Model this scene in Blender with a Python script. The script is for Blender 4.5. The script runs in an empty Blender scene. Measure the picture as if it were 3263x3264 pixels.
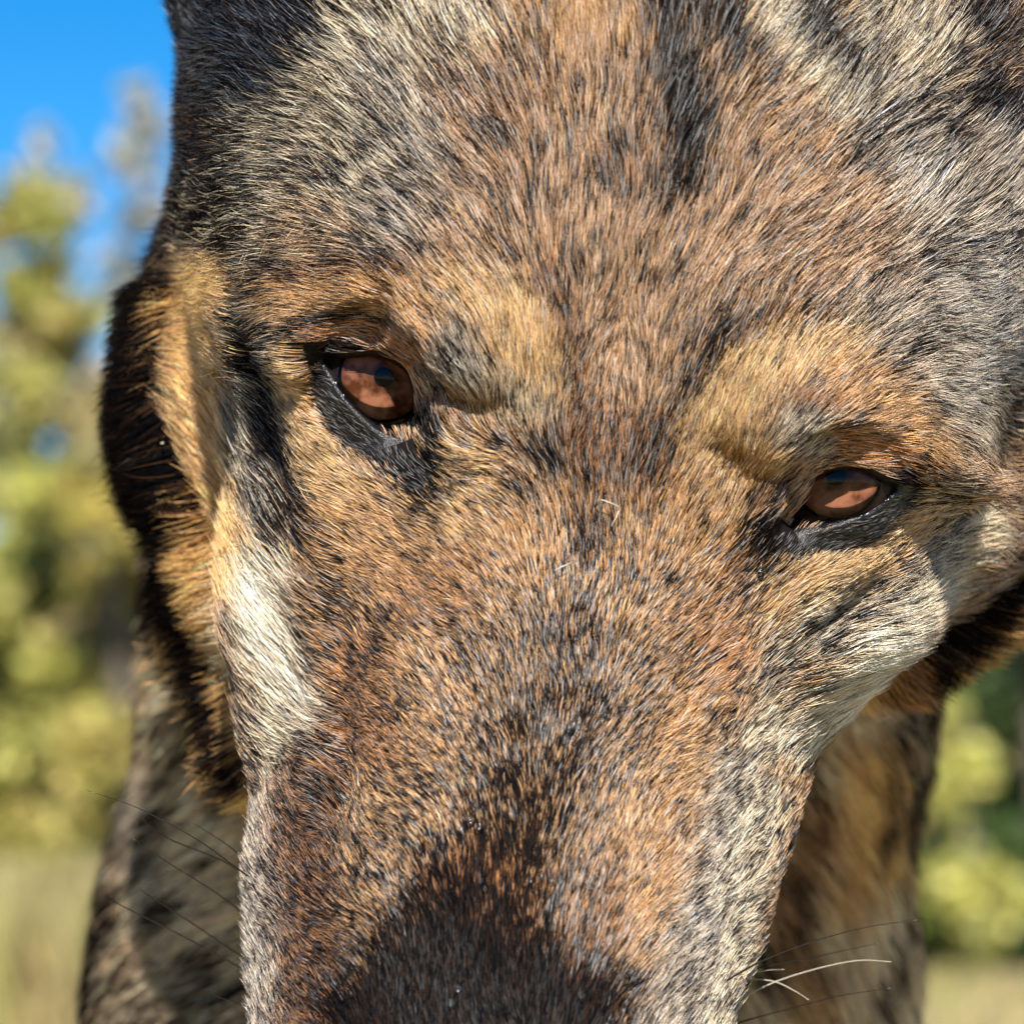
import bpy, math, os
import numpy as np
from mathutils import Vector, Matrix

rng = np.random.default_rng(11)
sc = bpy.context.scene
col = sc.collection
R = math.radians

# ------------------------------------------------------------------ camera
CAM_H, PITCH, D = 0.65, R(5.5), 60.0            # metres, radians, cm to the focus plane
cam_d = bpy.data.cameras.new('camera')
cam = bpy.data.objects.new('camera', cam_d)
col.objects.link(cam)
cam.location = (0, 0, CAM_H)
cam.rotation_euler = (R(90) + PITCH, 0, 0)
cam_d.sensor_width = 36.0
cam_d.lens = 36.0 * 0.60 / 0.17
cam_d.clip_start, cam_d.clip_end = 0.02, 3000
cam_d.dof.use_dof = True
cam_d.dof.focus_distance = 0.607
cam_d.dof.aperture_fstop = cam_d.lens / 6.5
sc.camera = cam

# ------------------------------------------------------------------ sky, sun, exposure
SUN_AZ, SUN_EL = R(3), R(38)                   # to the right of the camera's back, above the horizon
to_sun = Vector((math.sin(SUN_AZ) * math.cos(SUN_EL), -math.cos(SUN_AZ) * math.cos(SUN_EL), math.sin(SUN_EL)))
world = bpy.data.worlds.new('World')
sc.world = world
world.use_nodes = True
wt = world.node_tree
bg = wt.nodes['Background']
sky = wt.nodes.new('ShaderNodeTexSky')
sky.sky_type = 'NISHITA'
sky.sun_disc = False
sky.sun_elevation = SUN_EL
sky.sun_rotation = math.atan2(to_sun.x, to_sun.y)
sky.altitude = 1500
sky.air_density, sky.dust_density, sky.ozone_density = 1.0, 0.0, 3.0
hs = wt.nodes.new('ShaderNodeHueSaturation')
hs.inputs['Saturation'].default_value = 1.46
wt.links.new(sky.outputs[0], hs.inputs['Color'])
wt.links.new(hs.outputs[0], bg.inputs['Color'])
bg.inputs['Strength'].default_value = 0.07
sl = bpy.data.lights.new('sun', 'SUN')
sl.energy, sl.angle, sl.color = 5.0, R(0.53), (1.0, 0.95, 0.87)
sun = bpy.data.objects.new('sun', sl)
col.objects.link(sun)
sun.location = to_sun * 30
sun.rotation_euler = to_sun.to_track_quat('Z', 'Y').to_euler()
vs = sc.view_settings
vs.view_transform, vs.look, vs.gamma, vs.use_curve_mapping = 'Standard', 'None', 1.0, False
vs.exposure = 1.08
sc.render.engine = 'CYCLES'
cy = sc.cycles
cy.max_bounces, cy.diffuse_bounces, cy.glossy_bounces = 8, 3, 4
cy.transmission_bounces, cy.transparent_max_bounces = 6, 12
cy.use_denoising = bool(int(os.environ.get('DN', '1')))
sc.cycles_curves.shape = 'RIBBONS'
sc.cycles_curves.subdivisions = 2

CLAY = bool(os.environ.get('CLAY'))

# ------------------------------------------------------------------ frames
# "view frame": cm, X right, Y up, Z towards the camera, origin on the optical axis at the focus distance
FWD = np.array([0, math.cos(PITCH), math.sin(PITCH)])
UP = np.array([0, -math.sin(PITCH), math.cos(PITCH)])
CAMP = np.array([0, 0, CAM_H])
PX = 192.0


def P(px, py, z):
    k = (D - z) / D / PX
    return np.array([(px - 1631.5) * k, (1632.0 - py) * k, z])


def to_px(p):
    k = PX * D / (D - p[:, 2])
    return 1631.5 + p[:, 0] * k, 1632.0 - p[:, 1] * k


def V2W(p):
    p = np.asarray(p, float)
    return CAMP + (D - p[..., 2:3]) * 0.01 * FWD + p[..., 1:2] * 0.01 * UP + p[..., 0:1] * np.array([0.01, 0, 0])


def W2V(w):
    r = np.asarray(w, float) - CAMP
    return np.array([r[0] * 100, r @ UP * 100, D - r @ FWD * 100])


def far(px, py, dist):                           # a point out in the landscape, dist metres away
    k = 0.0100 / PX * dist / 0.6
    return CAMP + dist * FWD + UP * (1632.0 - py) * k + np.array([(px - 1631.5) * k, 0, 0])


# ------------------------------------------------------------------ materials
def new_mat(name):
    m = bpy.data.materials.new(name)
    m.use_nodes = True
    nt = m.node_tree
    return m, nt, nt.nodes['Principled BSDF']


def N(nt, t, **kw):
    n = nt.nodes.new(t)
    for k, v in kw.items():
        setattr(n, k, v)
    return n


def mat_fur():
    m, nt, p = new_mat('fur')
    a = N(nt, 'ShaderNodeAttribute', attribute_name='root_colour')
    b = N(nt, 'ShaderNodeAttribute', attribute_name='tip_colour')
    hi = N(nt, 'ShaderNodeHairInfo')
    mr = N(nt, 'ShaderNodeMapRange')
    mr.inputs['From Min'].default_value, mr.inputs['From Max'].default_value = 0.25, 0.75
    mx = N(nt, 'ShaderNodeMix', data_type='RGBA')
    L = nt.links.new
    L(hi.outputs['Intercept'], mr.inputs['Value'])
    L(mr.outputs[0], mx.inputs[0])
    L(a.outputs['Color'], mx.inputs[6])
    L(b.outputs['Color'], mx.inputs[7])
    L(mx.outputs[2], p.inputs['Base Color'])
    p.inputs['Roughness'].default_value = 0.5
    p.inputs['Specular IOR Level'].default_value = 0.0
    sh = N(nt, 'ShaderNodeBsdfHair', component='Reflection')      # the glint along each hair
    sh.inputs['Color'].default_value = (1, 1, 1, 1)
    sh.inputs['RoughnessU'].default_value = 0.26
    sh.inputs['RoughnessV'].default_value = 0.6
    sh.inputs['Offset'].default_value = R(-3)
    ms = N(nt, 'ShaderNodeMixShader')
    gl = N(nt, 'ShaderNodeAttribute', attribute_name='gloss')
    L(gl.outputs['Fac'], ms.inputs[0])
    L(p.outputs[0], ms.inputs[1]); L(sh.outputs[0], ms.inputs[2])
    L(ms.outputs[0], nt.nodes['Material Output'].inputs['Surface'])
    return m


def bumped(nt, p, height_out, strength, dist):
    b = N(nt, 'ShaderNodeBump')
    b.inputs['Strength'].default_value = strength
    b.inputs['Distance'].default_value = dist
    nt.links.new(height_out, b.inputs['Height'])
    nt.links.new(b.outputs[0], p.inputs['Normal'])


M = {}
M['fur'] = mat_fur()
m, nt, p = new_mat('skin')
p.inputs['Base Color'].default_value = (0.010, 0.008, 0.007, 1)
p.inputs['Roughness'].default_value = 0.7
p.inputs['Specular IOR Level'].default_value = 0.05
M['skin'] = m
if CLAY:
    p.inputs['Base Color'].default_value = (0.5, 0.5, 0.5, 1)
m, nt, p = new_mat('eyelid_skin')
p.inputs['Base Color'].default_value = (0.005, 0.0045, 0.0055, 1)
p.inputs['Roughness'].default_value = 0.36
p.inputs['Specular IOR Level'].default_value = 0.4
tc = N(nt, 'ShaderNodeTexCoord')
vo = N(nt, 'ShaderNodeTexVoronoi')
vo.inputs['Scale'].default_value = 4200
nt.links.new(tc.outputs['Object'], vo.inputs['Vector'])
bumped(nt, p, vo.outputs['Distance'], 0.5, 0.00015)
M['lid'] = m
m, nt, p = new_mat('sclera')
p.inputs['Base Color'].default_value = (0.012, 0.007, 0.006, 1)
p.inputs['Roughness'].default_value = 0.3
p.inputs['Specular IOR Level'].default_value = 0.15
M['sclera'] = m
m, nt, p = new_mat('pupil')
p.inputs['Base Color'].default_value = (0.002, 0.002, 0.004, 1)
p.inputs['Roughness'].default_value = 0.5
p.inputs['Specular IOR Level'].default_value = 0
M['pupil'] = m
m, nt, p = new_mat('iris')
at = N(nt, 'ShaderNodeAttribute', attribute_name='rad')
tc = N(nt, 'ShaderNodeTexCoord')
no = N(nt, 'ShaderNodeTexNoise')
no.inputs['Scale'].default_value = 330
no.inputs['Detail'].default_value = 5
nt.links.new(tc.outputs['Object'], no.inputs['Vector'])
rp = N(nt, 'ShaderNodeValToRGB')
rp.color_ramp.elements[0].position, rp.color_ramp.elements[0].color = 0.0, (0.05, 0.018, 0.010, 1)
rp.color_ramp.elements[1].position, rp.color_ramp.elements[1].color = 1.0, (0.05, 0.017, 0.009, 1)
e = rp.color_ramp.elements.new(0.25); e.color = (0.11, 0.043, 0.021, 1)
e = rp.color_ramp.elements.new(0.8); e.color = (0.13, 0.05, 0.027, 1)
nt.links.new(at.outputs['Fac'], rp.inputs[0])
r2 = N(nt, 'ShaderNodeValToRGB')
r2.color_ramp.elements[0].position, r2.color_ramp.elements[0].color = 0.40, (0.40, 0.32, 0.28, 1)
r2.color_ramp.elements[1].position, r2.color_ramp.elements[1].color = 0.60, (1.5, 1.6, 1.7, 1)
nt.links.new(no.outputs['Fac'], r2.inputs[0])
mx = N(nt, 'ShaderNodeMix', data_type='RGBA', blend_type='MULTIPLY')
mx.inputs[0].default_value = 1
nt.links.new(rp.outputs[0], mx.inputs[6]); nt.links.new(r2.outputs[0], mx.inputs[7])
nt.links.new(mx.outputs[2], p.inputs['Base Color'])
p.inputs['Roughness'].default_value = 0.5
p.inputs['Specular IOR Level'].default_value = 0
M['iris'] = m


def clear_mat(name, rough, ior=1.36):
    m = bpy.data.materials.new(name)
    m.use_nodes = True
    nt = m.node_tree
    nt.nodes.remove(nt.nodes['Principled BSDF'])
    tr = N(nt, 'ShaderNodeBsdfTransparent')
    gl = N(nt, 'ShaderNodeBsdfGlossy')
    gl.inputs['Roughness'].default_value = rough
    fr = N(nt, 'ShaderNodeFresnel')
    fr.inputs['IOR'].default_value = ior
    ms = N(nt, 'ShaderNodeMixShader')
    nt.links.new(fr.outputs[0], ms.inputs[0])
    nt.links.new(tr.outputs[0], ms.inputs[1]); nt.links.new(gl.outputs[0], ms.inputs[2])
    nt.links.new(ms.outputs[0], nt.nodes['Material Output'].inputs['Surface'])
    return m


M['cornea'] = clear_mat('cornea', 0.01, 1.27)
m, nt, p = new_mat('wet_rim')
p.inputs['Base Color'].default_value = (0.004, 0.003, 0.004, 1)
p.inputs['Roughness'].default_value = 0.06
M['wet'] = m
M['water'] = clear_mat('water', 0.12)
m, nt, p = new_mat('whisker')
p.inputs['Base Color'].default_value = (0.012, 0.010, 0.010, 1)
p.inputs['Roughness'].default_value = 0.25
M['whisker'] = m
m, nt, p = new_mat('pale_hair')
p.inputs['Base Color'].default_value = (0.58, 0.52, 0.42, 1)
p.inputs['Roughness'].default_value = 0.4
M['pale_hair'] = m
m, nt, p = new_mat('nose_leather')
p.inputs['Base Color'].default_value = (0.012, 0.012, 0.013, 1)
p.inputs['Roughness'].default_value = 0.35
tc = N(nt, 'ShaderNodeTexCoord')
vo = N(nt, 'ShaderNodeTexVoronoi')
vo.inputs['Scale'].default_value = 900
nt.links.new(tc.outputs['Object'], vo.inputs['Vector'])
bumped(nt, p, vo.outputs['Distance'], 1.0, 0.0006)
M['nose'] = m


# ------------------------------------------------------------------ mesh helpers
def mesh_obj(name, verts, faces, mat, parent=None, base=None, smooth=True):
    verts = np.asarray(verts, float)
    if base is not None:
        verts = verts - base
    me = bpy.data.meshes.new(name)
    if isinstance(faces, np.ndarray):
        nf, k = faces.shape
        me.vertices.add(len(verts)); me.vertices.foreach_set('co', verts.astype(np.float32).ravel())
        me.loops.add(nf * k); me.loops.foreach_set('vertex_index', faces.astype(np.int32).ravel())
        me.polygons.add(nf); me.polygons.foreach_set('loop_start', np.arange(nf, dtype=np.int32) * k)
    else:
        me.from_pydata(verts.tolist(), [], faces)
    me.update(calc_edges=True)
    if smooth:
        me.polygons.foreach_set('use_smooth', np.ones(len(me.polygons), dtype=bool))
    me.materials.append(mat)
    o = bpy.data.objects.new(name, me)
    col.objects.link(o)
    if parent is not None:
        o.parent = parent
    return o


def tag(o, label=None, cat=None, group=None, kind=None):
    for k, v in (('label', label), ('category', cat), ('group', group), ('kind', kind)):
        if v:
            o[k] = v
    return o


def tube(pts, r0, r1, sides=6):
    pts = np.asarray(pts, float)
    n = len(pts)
    tang = np.gradient(pts, axis=0)
    tang /= np.linalg.norm(tang, axis=1)[:, None] + 1e-12
    ref = np.array([0.3, 0.9, 0.31]); ref /= np.linalg.norm(ref)
    u = np.cross(tang, ref); u /= np.linalg.norm(u, axis=1)[:, None]
    v = np.cross(tang, u)
    rad = np.linspace(r0, r1, n) if np.isscalar(r0) else np.asarray(r0)
    a = np.arange(sides) / sides * 2 * np.pi
    vs_ = pts[:, None] + rad[:, None, None] * (np.cos(a)[None, :, None] * u[:, None] + np.sin(a)[None, :, None] * v[:, None])
    f = []
    for i in range(n - 1):
        for j in range(sides):
            k = (j + 1) % sides
            f.append((i * sides + j, i * sides + k, (i + 1) * sides + k, (i + 1) * sides + j))
    f.append(tuple(range(sides))[::-1])
    f.append(tuple((n - 1) * sides + j for j in range(sides)))
    return vs_.reshape(-1, 3), f


def smooth_line(pts, n):                          # Catmull-Rom through the points
    p = np.asarray(pts, float)
    p = np.vstack([2 * p[0] - p[1], p, 2 * p[-1] - p[-2]])
    t = np.linspace(0, len(pts) - 1 - 1e-9, n)
    i = t.astype(int); f = (t - i)[:, None]
    a, b, c, d = p[i], p[i + 1], p[i + 2], p[i + 3]
    return 0.5 * (2 * b + (c - a) * f + (2 * a - 5 * b + 4 * c - d) * f ** 2 + (3 * b - a - 3 * c + d) * f ** 3)


def smooth_loop(pts, n):
    p = np.asarray(pts, float); k = len(p)
    t = np.linspace(0, k, n, endpoint=False)
    i = t.astype(int); f = (t - i)[:, None]
    a, b, c, d = p[(i - 1) % k], p[i % k], p[(i + 1) % k], p[(i + 2) % k]
    return 0.5 * (2 * b + (c - a) * f + (2 * a - 5 * b + 4 * c - d) * f ** 2 + (3 * b - a - 3 * c + d) * f ** 3)


# lattice noise in 3-D
_lat = rng.random((32, 32, 32)).astype(np.float32)


def noise(p, scale, seed=0):
    q = np.asarray(p, np.float32) * scale + seed * 7.31
    i = np.floor(q).astype(int); f = q - i
    f = f * f * (3 - 2 * f)
    r = 0
    for dx in (0, 1):
        for dy in (0, 1):
            for dz in (0, 1):
                w = (f[:, 0] if dx else 1 - f[:, 0]) * (f[:, 1] if dy else 1 - f[:, 1]) * (f[:, 2] if dz else 1 - f[:, 2])
                r = r + w * _lat[(i[:, 0] + dx) & 31, (i[:, 1] + dy) & 31, (i[:, 2] + dz) & 31]
    return r


# ------------------------------------------------------------------ the dog's body as a distance field (cm, view frame)
PR = []                                            # (kind, data, blend, lo, hi)


def rot_z(deg):
    a = R(deg)
    return np.array([[math.cos(a), -math.sin(a), 0], [math.sin(a), math.cos(a), 0], [0, 0, 1]])


def ell(c, r, roll=-12, k=1.0, rx=0.0, sign=1):
    a = R(rx)
    m = rot_z(roll) @ np.array([[1, 0, 0], [0, math.cos(a), -math.sin(a)], [0, math.sin(a), math.cos(a)]])
    c = np.asarray(c, float); mx = max(r)
    PR.append(('e', (c, np.asarray(r, float), m.T), k, c - mx - 2.5, c + mx + 2.5, sign))


def cap(a, ra, b, rb, k=1.0):
    a = np.asarray(a, float); b = np.asarray(b, float); r = max(ra, rb)
    PR.append(('c', (a, b, ra, rb), k, np.minimum(a, b) - r - 3, np.maximum(a, b) + r + 3, 1))


EYES = [dict(c=(1212, 1222), iris=(1228, 1196), z=-1.10,
             outline=[(1039, 1140), (1096, 1131), (1190, 1122), (1248, 1140), (1299, 1175), (1324, 1222), (1332, 1285), (1329, 1345),
                      (1300, 1378), (1237, 1374), (1183, 1349), (1132, 1309), (1092, 1265), (1063, 1211)]),
        dict(c=(2668, 1548), iris=(2662, 1506), z=-1.20,
             outline=[(2522, 1664), (2550, 1590), (2590, 1525), (2650, 1490), (2747, 1487), (2818, 1528), (2860, 1550), (2836, 1590),
                      (2789, 1629), (2714, 1658), (2631, 1673), (2567, 1674)])]

ell(P(2030, 250, -6.6), (7.75, 9.5, 9.0), k=1)                          # cranium
ell(P(1930, 1120, -3.2), (6.3, 4.6, 5.0), k=2.0)                       # forehead
ell(P(1575, 1100, -0.35), (1.9, 1.25, 1.75), roll=10, k=1.0)            # brows
ell(P(2430, 1340, -0.55), (1.9, 1.2, 1.75), roll=-34, k=1.0)
ell(P(1200, 1010, -1.5), (1.9, 0.8, 1.6), roll=12, k=0.8)              # ridge over the left eye
ell(P(2790, 1360, -1.7), (1.9, 0.8, 1.6), roll=-30, k=0.8)
cap(P(1850, 1600, -2.3), 3.4, P(1545, 3450, 0.0), 3.5, k=1.4)          # muzzle
for ch in ([(1200, 2200, -3.7, 1.4), (1260, 2800, -3.0, 1.6), (1270, 3450, -2.2, 1.7)],       # flews
           [(2240, 2180, -3.7, 1.35), (2120, 2420, -3.5, 1.35), (2000, 2690, -3.0, 1.45), (1850, 3080, -2.5, 1.45), (1790, 3450, -2.2, 1.55)]):
    for a_, b_ in zip(ch[:-1], ch[1:]):
        cap(P(*a_[:3]), a_[3], P(*b_[:3]), b_[3], k=2.4)
ell(P(1500, 3560, 1.6), (2.3, 1.9, 2.2), k=0.8)                        # end of the muzzle
ell(P(1180, 1740, -3.2), (1.7, 2.3, 2.5), roll=15, k=1.6)              # cheekbones
ell(P(2540, 1860, -3.1), (1.9, 1.9, 2.4), roll=30, k=1.6)
cap(P(1050, 1300, -5.6), 1.7, P(1120, 1850, -4.6), 1.4, k=1.4)        # sides of the cheeks
cap(P(1080, 1850, -4.4), 1.12, P(1080, 2420, -3.8), 1.05, k=1.2)
for ch in ([(1000, 1860, -3.6, .8), (990, 2050, -3.1, .85), (1010, 2350, -2.9, .8)],         # folds that carry the pale cheek fur
           [(2680, 1860, -3.8, .75), (2430, 2110, -3.2, .8), (2310, 2300, -3.0, .75)]):
    for a_, b_ in zip(ch[:-1], ch[1:]):
        cap(P(*a_[:3]), a_[3], P(*b_[:3]), b_[3], k=.9)
cap(P(2870, 1640, -5.4), 1.5, P(2420, 1930, -4.5), 1.25, k=1.4)
cap(P(2400, 2000, -4.3), 1.1, P(2220, 2340, -3.8), 1.05, k=1.4)
cap(P(905, 860, -7.5), 1.5, P(850, 1300, -8.0), 1.8, k=1.6)            # between cheek and ruff
cap(P(850, 1300, -8.0), 1.8, P(880, 1800, -7.8), 1.2, k=1.6)
cap(P(3180, 1300, -7.5), 1.9, P(2960, 1760, -7.5), 1.4, k=1.6)
cap(P(890, 620, -9.0), .9, P(790, 1000, -9.5), 1.2, k=1.6)            # ruff on both sides
cap(P(790, 1000, -9.5), 1.2, P(780, 1400, -10), 1.4, k=1.4)
cap(P(780, 1400, -10), 1.4, P(850, 1900, -9.5), 1.1, k=1.2)
cap(P(850, 1900, -9.5), 1.1, P(900, 2350, -8.5), 0.8, k=1.2)
cap(P(3380, 1260, -9.0), 1.7, P(3110, 1640, -9.0), 1.2, k=1.2)
cap(P(3110, 1620, -9.0), 1.1, P(2800, 1980, -8.0), .9, k=1.2)
ell(P(3280, 880, -8.3), (2.2, 3.6, 3.4), k=1.5)                        # right temple
ell(P(930, 20, -8.5), (1.9, 1.7, 2.6), roll=10, k=0.8)                 # ear roots and ears
cap(P(970, -60, -9.0), 1.6, P(640, -1100, -12.0), 0.5, k=0.8)
ell(P(3330, 420, -8.5), (2.0, 1.7, 2.6), roll=-40, k=0.8)
cap(P(3400, 360, -9.0), 1.7, P(3900, -500, -12.0), 0.5, k=0.6)
cap(P(1850, 700, -20), 7.2, P(1745, 1950, -23), 7.8, k=2.5)            # neck and chest
cap(P(1745, 1950, -23), 7.8, P(1610, 3264, -24.5), 8.4, k=2.0)
cap(P(1600, 3264, -24.5), 8.5, W2V((0, 0.93, 0.47)), 9.6, k=2.5)
T = lambda *w: W2V(w)
cap(T(0, 1.0, .52), 10.0, T(-.02, 1.45, .56), 9.5, k=4)                # trunk
for s in (-1, 1):
    cap(T(s * .05, .95, .48), 5.5, T(s * .065, .95, .28), 3.6, k=3)
    cap(T(s * .065, .95, .28), 3.6, T(s * .068, .95, .05), 2.6, k=1)
    cap(T(s * .068, .95, .03), 2.8, T(s * .068, .89, .025), 2.6, k=1)
    x = -.02 + s * .06
    cap(T(x, 1.45, .52), 6.5, T(x, 1.36, .33), 5, k=3)
    cap(T(x, 1.36, .33), 4.8, T(x, 1.56, .18), 2.8, k=1.5)
    cap(T(x, 1.56, .18), 2.7, T(x, 1.53, .04), 2.3, k=1)
    cap(T(x, 1.53, .03), 2.6, T(x, 1.47, .025), 2.5, k=1)
cap(T(-.02, 1.52, .56), 4, T(-.03, 1.76, .33), 3.0, k=2)                 # tail
for s in EYES:                                                         # sockets
    ell(P(s['c'][0], s['c'][1] + 6, 0.2), (1.08, 0.98, 2.2), k=0.45, sign=-1)


def prim(q, pr):
    kind, d = pr[0], pr[1]
    if kind == 'e':
        c, r, m = d
        l = (q - c.astype(np.float32)) @ m.T.astype(np.float32)
        k0 = np.sqrt(((l / r.astype(np.float32)) ** 2).sum(1))
        k1 = np.sqrt(((l / (r * r).astype(np.float32)) ** 2).sum(1)) + 1e-6
        return k0 * (k0 - 1) / k1
    a, b, ra, rb = d
    ab = (b - a).astype(np.float32); pa = q - a.astype(np.float32)
    t = np.clip(pa @ ab / (ab @ ab), 0, 1)
    return np.sqrt(((pa - t[:, None] * ab) ** 2).sum(1)) - (ra + t * (rb - ra))


def sdf(q, prims=None):
    q = np.asarray(q, np.float32)
    d = np.full(len(q), 6.0, np.float32)
    for pr in (PR if prims is None else prims):
        e = prim(q, pr); k = pr[2]
        if pr[5] > 0:
            h = np.maximum(k - np.abs(d - e), 0)
            d = np.minimum(d, e) - h * h / (4 * k)
        else:
            e = -e
            h = np.maximum(k - np.abs(d - e), 0)
            d = np.maximum(d, e) + h * h / (4 * k)
    return d


def first_hit(x, y):                                # where a camera ray meets the body
    z = 5.0
    for it in range(50):
        z -= float(np.clip(sdf(P(x, y, z)[None])[0] * .7, -.5, .8))
    return z


for gx_, gy_, gr, roll, depth in ((1950, 1210, (.45, 1.9, 1.2), -8, .32), (1095, 2230, (.42, 2.4, 1.0), 3, .32), (880, 1400, (.34, 2.2, .9), 14, .28),
                                  (1090, 1018, (.85, .15, .5), 6, .16), (2800, 1870, (1.5, .32, .8), 42, .26), (1460, 1310, (.75, .25, .6), -22, .16),
                                  (2370, 1570, (.8, .4, .7), -55, .05), (1420, 2050, (.4, 1.5, .9), 20, .15), (2240, 2150, (.4, 1.5, .9), -35, .15)):
    ell(P(gx_, gy_, first_hit(gx_, gy_) + gr[2] - depth), gr, roll=roll, k=.5, sign=-1)


def axis(segs):
    out = [segs[0][0]]
    for a, b, s in segs:
        n = max(1, int(round((b - a) / s)))
        out += list(a + (b - a) * (np.arange(n) + 1) / n)
    return np.array(out, np.float32)


AX = axis([(-24, -11.5, .8), (-11.5, 11.5, .18), (11.5, 24, .8)])
AY = axis([(-80, -11, .9), (-11, 10.5, .18), (10.5, 24, .8)])
AZ = axis([(-140, -34, 1.1), (-34, -12, .45), (-12, 6.0, .18)])
F = np.empty((len(AZ), len(AY), len(AX)), np.float32)
GY, GX = np.meshgrid(AY, AX, indexing='ij')
for z0 in range(0, len(AZ), 6):
    for y0 in range(0, len(AY), 40):
        zs = AZ[z0:z0 + 6]; ys = slice(y0, min(y0 + 40, len(AY)))
        lo = np.array([AX[0], AY[ys.start], zs[0]]); hi = np.array([AX[-1], AY[ys.stop - 1], zs[-1]])
        pl = [p for p in PR if np.all(p[3] <= hi) and np.all(p[4] >= lo)]
        gx, gy = GX[ys].ravel(), GY[ys].ravel()
        q = np.concatenate([np.stack([gx, gy, np.full_like(gx, z)], 1) for z in zs])
        F[z0:z0 + 6, ys] = sdf(q, pl).reshape(len(zs), ys.stop - ys.start, len(AX))


def surface_nets(F, AZ, AY, AX):
    s = F < 0
    c = np.zeros(tuple(np.array(F.shape) - 1), np.uint8)
    for dz in (0, 1):
        for dy in (0, 1):
            for dx in (0, 1):
                c += s[dz:dz + c.shape[0], dy:dy + c.shape[1], dx:dx + c.shape[2]]
    iz, iy, ix = np.nonzero((c > 0) & (c < 8))
    idx = np.full(c.shape, -1, np.int32)
    idx[iz, iy, ix] = np.arange(len(iz))
    acc = np.zeros((len(iz), 3)); cnt = np.zeros(len(iz))
    co = [(dz, dy, dx) for dz in (0, 1) for dy in (0, 1) for dx in (0, 1)]
    for a in co:
        for b in co:
            if sum(abs(a[i] - b[i]) for i in range(3)) == 1 and a < b:
                fa = F[iz + a[0], iy + a[1], ix + a[2]]; fb = F[iz + b[0], iy + b[1], ix + b[2]]
                m_ = (fa < 0) != (fb < 0)
                t = np.where(m_, fa / np.where(m_, fa - fb, 1), 0)
                pa = np.stack([AX[ix + a[2]], AY[iy + a[1]], AZ[iz + a[0]]], 1)
                pb = np.stack([AX[ix + b[2]], AY[iy + b[1]], AZ[iz + b[0]]], 1)
                acc += np.where(m_[:, None], pa + t[:, None] * (pb - pa), 0); cnt += m_
    v = acc / cnt[:, None]
    quads = []
    for ax in range(3):
        sl1 = [slice(1, -1)] * 3; sl2 = [slice(1, -1)] * 3
        sl1[ax] = slice(0, -1); sl2[ax] = slice(1, None)
        A, B = s[tuple(sl1)], s[tuple(sl2)]
        kz, ky, kx = np.nonzero(A != B)
        flip = A[kz, ky, kx]
        g = [kz + (0 if ax == 0 else 1), ky + (0 if ax == 1 else 1), kx + (0 if ax == 2 else 1)]
        o1, o2 = [i for i in range(3) if i != ax]
        ids = []
        for d1, d2 in ((-1, -1), (0, -1), (0, 0), (-1, 0)):
            h = [a_.copy() for a_ in g]
            h[o1] = h[o1] + d1; h[o2] = h[o2] + d2
            ids.append(idx[h[0], h[1], h[2]])
        q = np.stack(ids, 1)
        if ax == 1:
            flip = ~flip
        q[flip] = q[flip][:, ::-1]
        quads.append(q)
    return v, np.concatenate(quads)


def gradient(v, e=0.05):
    g = np.empty_like(v)
    for i in range(3):
        d = np.zeros(3); d[i] = e
        g[:, i] = (sdf(v + d) - sdf(v - d)) / (2 * e)
    return g


bv, bq = surface_nets(F, AZ, AY, AX)
del F
near = bv[:, 2] > -36
for it in range(2):
    vv = bv[near]
    g = gradient(vv)
    dd = sdf(vv)
    bv[near] = vv - np.clip(dd / np.maximum((g * g).sum(1), .05), -.1, .1)[:, None] * g
tri = bv[bq]
fn = np.cross(tri[:, 2] - tri[:, 0], tri[:, 3] - tri[:, 1])
cen = tri.mean(1)
ok = np.nonzero(cen[:, 2] > -30)[0][:4000]
gg = gradient(cen[ok])
if (np.sum(fn[ok] * gg, 1) < 0).mean() > .5:
    bq = bq[:, ::-1]; fn = -fn
vn = np.zeros_like(bv)
for j in range(4):
    np.add.at(vn, bq[:, j], fn)
vn /= np.linalg.norm(vn, axis=1)[:, None] + 1e-12

BASE = np.array([0.0, 1.05, 0.0])
dog = mesh_obj('dog', V2W(bv), np.ascontiguousarray(bq), M['skin'], None, BASE)
dog.location = BASE
tag(dog, 'sable brown and black shepherd dog lowering its head and looking into the camera', 'dog')


def surf_z(x_px, y_px, z0=5.0):                    # depth of the body's surface along a camera ray
    n = len(x_px); z = np.full(n, z0)
    for it in range(60):
        q = np.stack([P(a, b, c) for a, b, c in zip(x_px, y_px, z)])
        d = sdf(q)
        z = z - np.clip(d * 0.7, -.5, .8)
    return z


# ------------------------------------------------------------------ eyes and eyelids
def sphere(c, r, g, a0, a1, nr=24, ns=40):          # part of a sphere round axis g between polar angles a0 and a1
    g = np.asarray(g, float); g /= np.linalg.norm(g)
    u = np.cross(g, [0, 1, 0.1]); u /= np.linalg.norm(u); v = np.cross(g, u)
    th = np.linspace(a0, a1, nr); ph = np.arange(ns) / ns * 2 * np.pi
    pts = c + r * (np.cos(th)[:, None, None] * g + np.sin(th)[:, None, None] * (np.cos(ph)[None, :, None] * u + np.sin(ph)[None, :, None] * v))
    f = [(i * ns + j, (i + 1) * ns + j, (i + 1) * ns + (j + 1) % ns, i * ns + (j + 1) % ns) for i in range(nr - 1) for j in range(ns)]
    pts = pts.reshape(-1, 3)
    q0 = f[len(f) // 2]
    if np.dot(np.cross(pts[q0[1]] - pts[q0[0]], pts[q0[2]] - pts[q0[0]]), pts[q0[0]] - c) < 0:
        f = [t[::-1] for t in f]
    return pts, f


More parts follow.
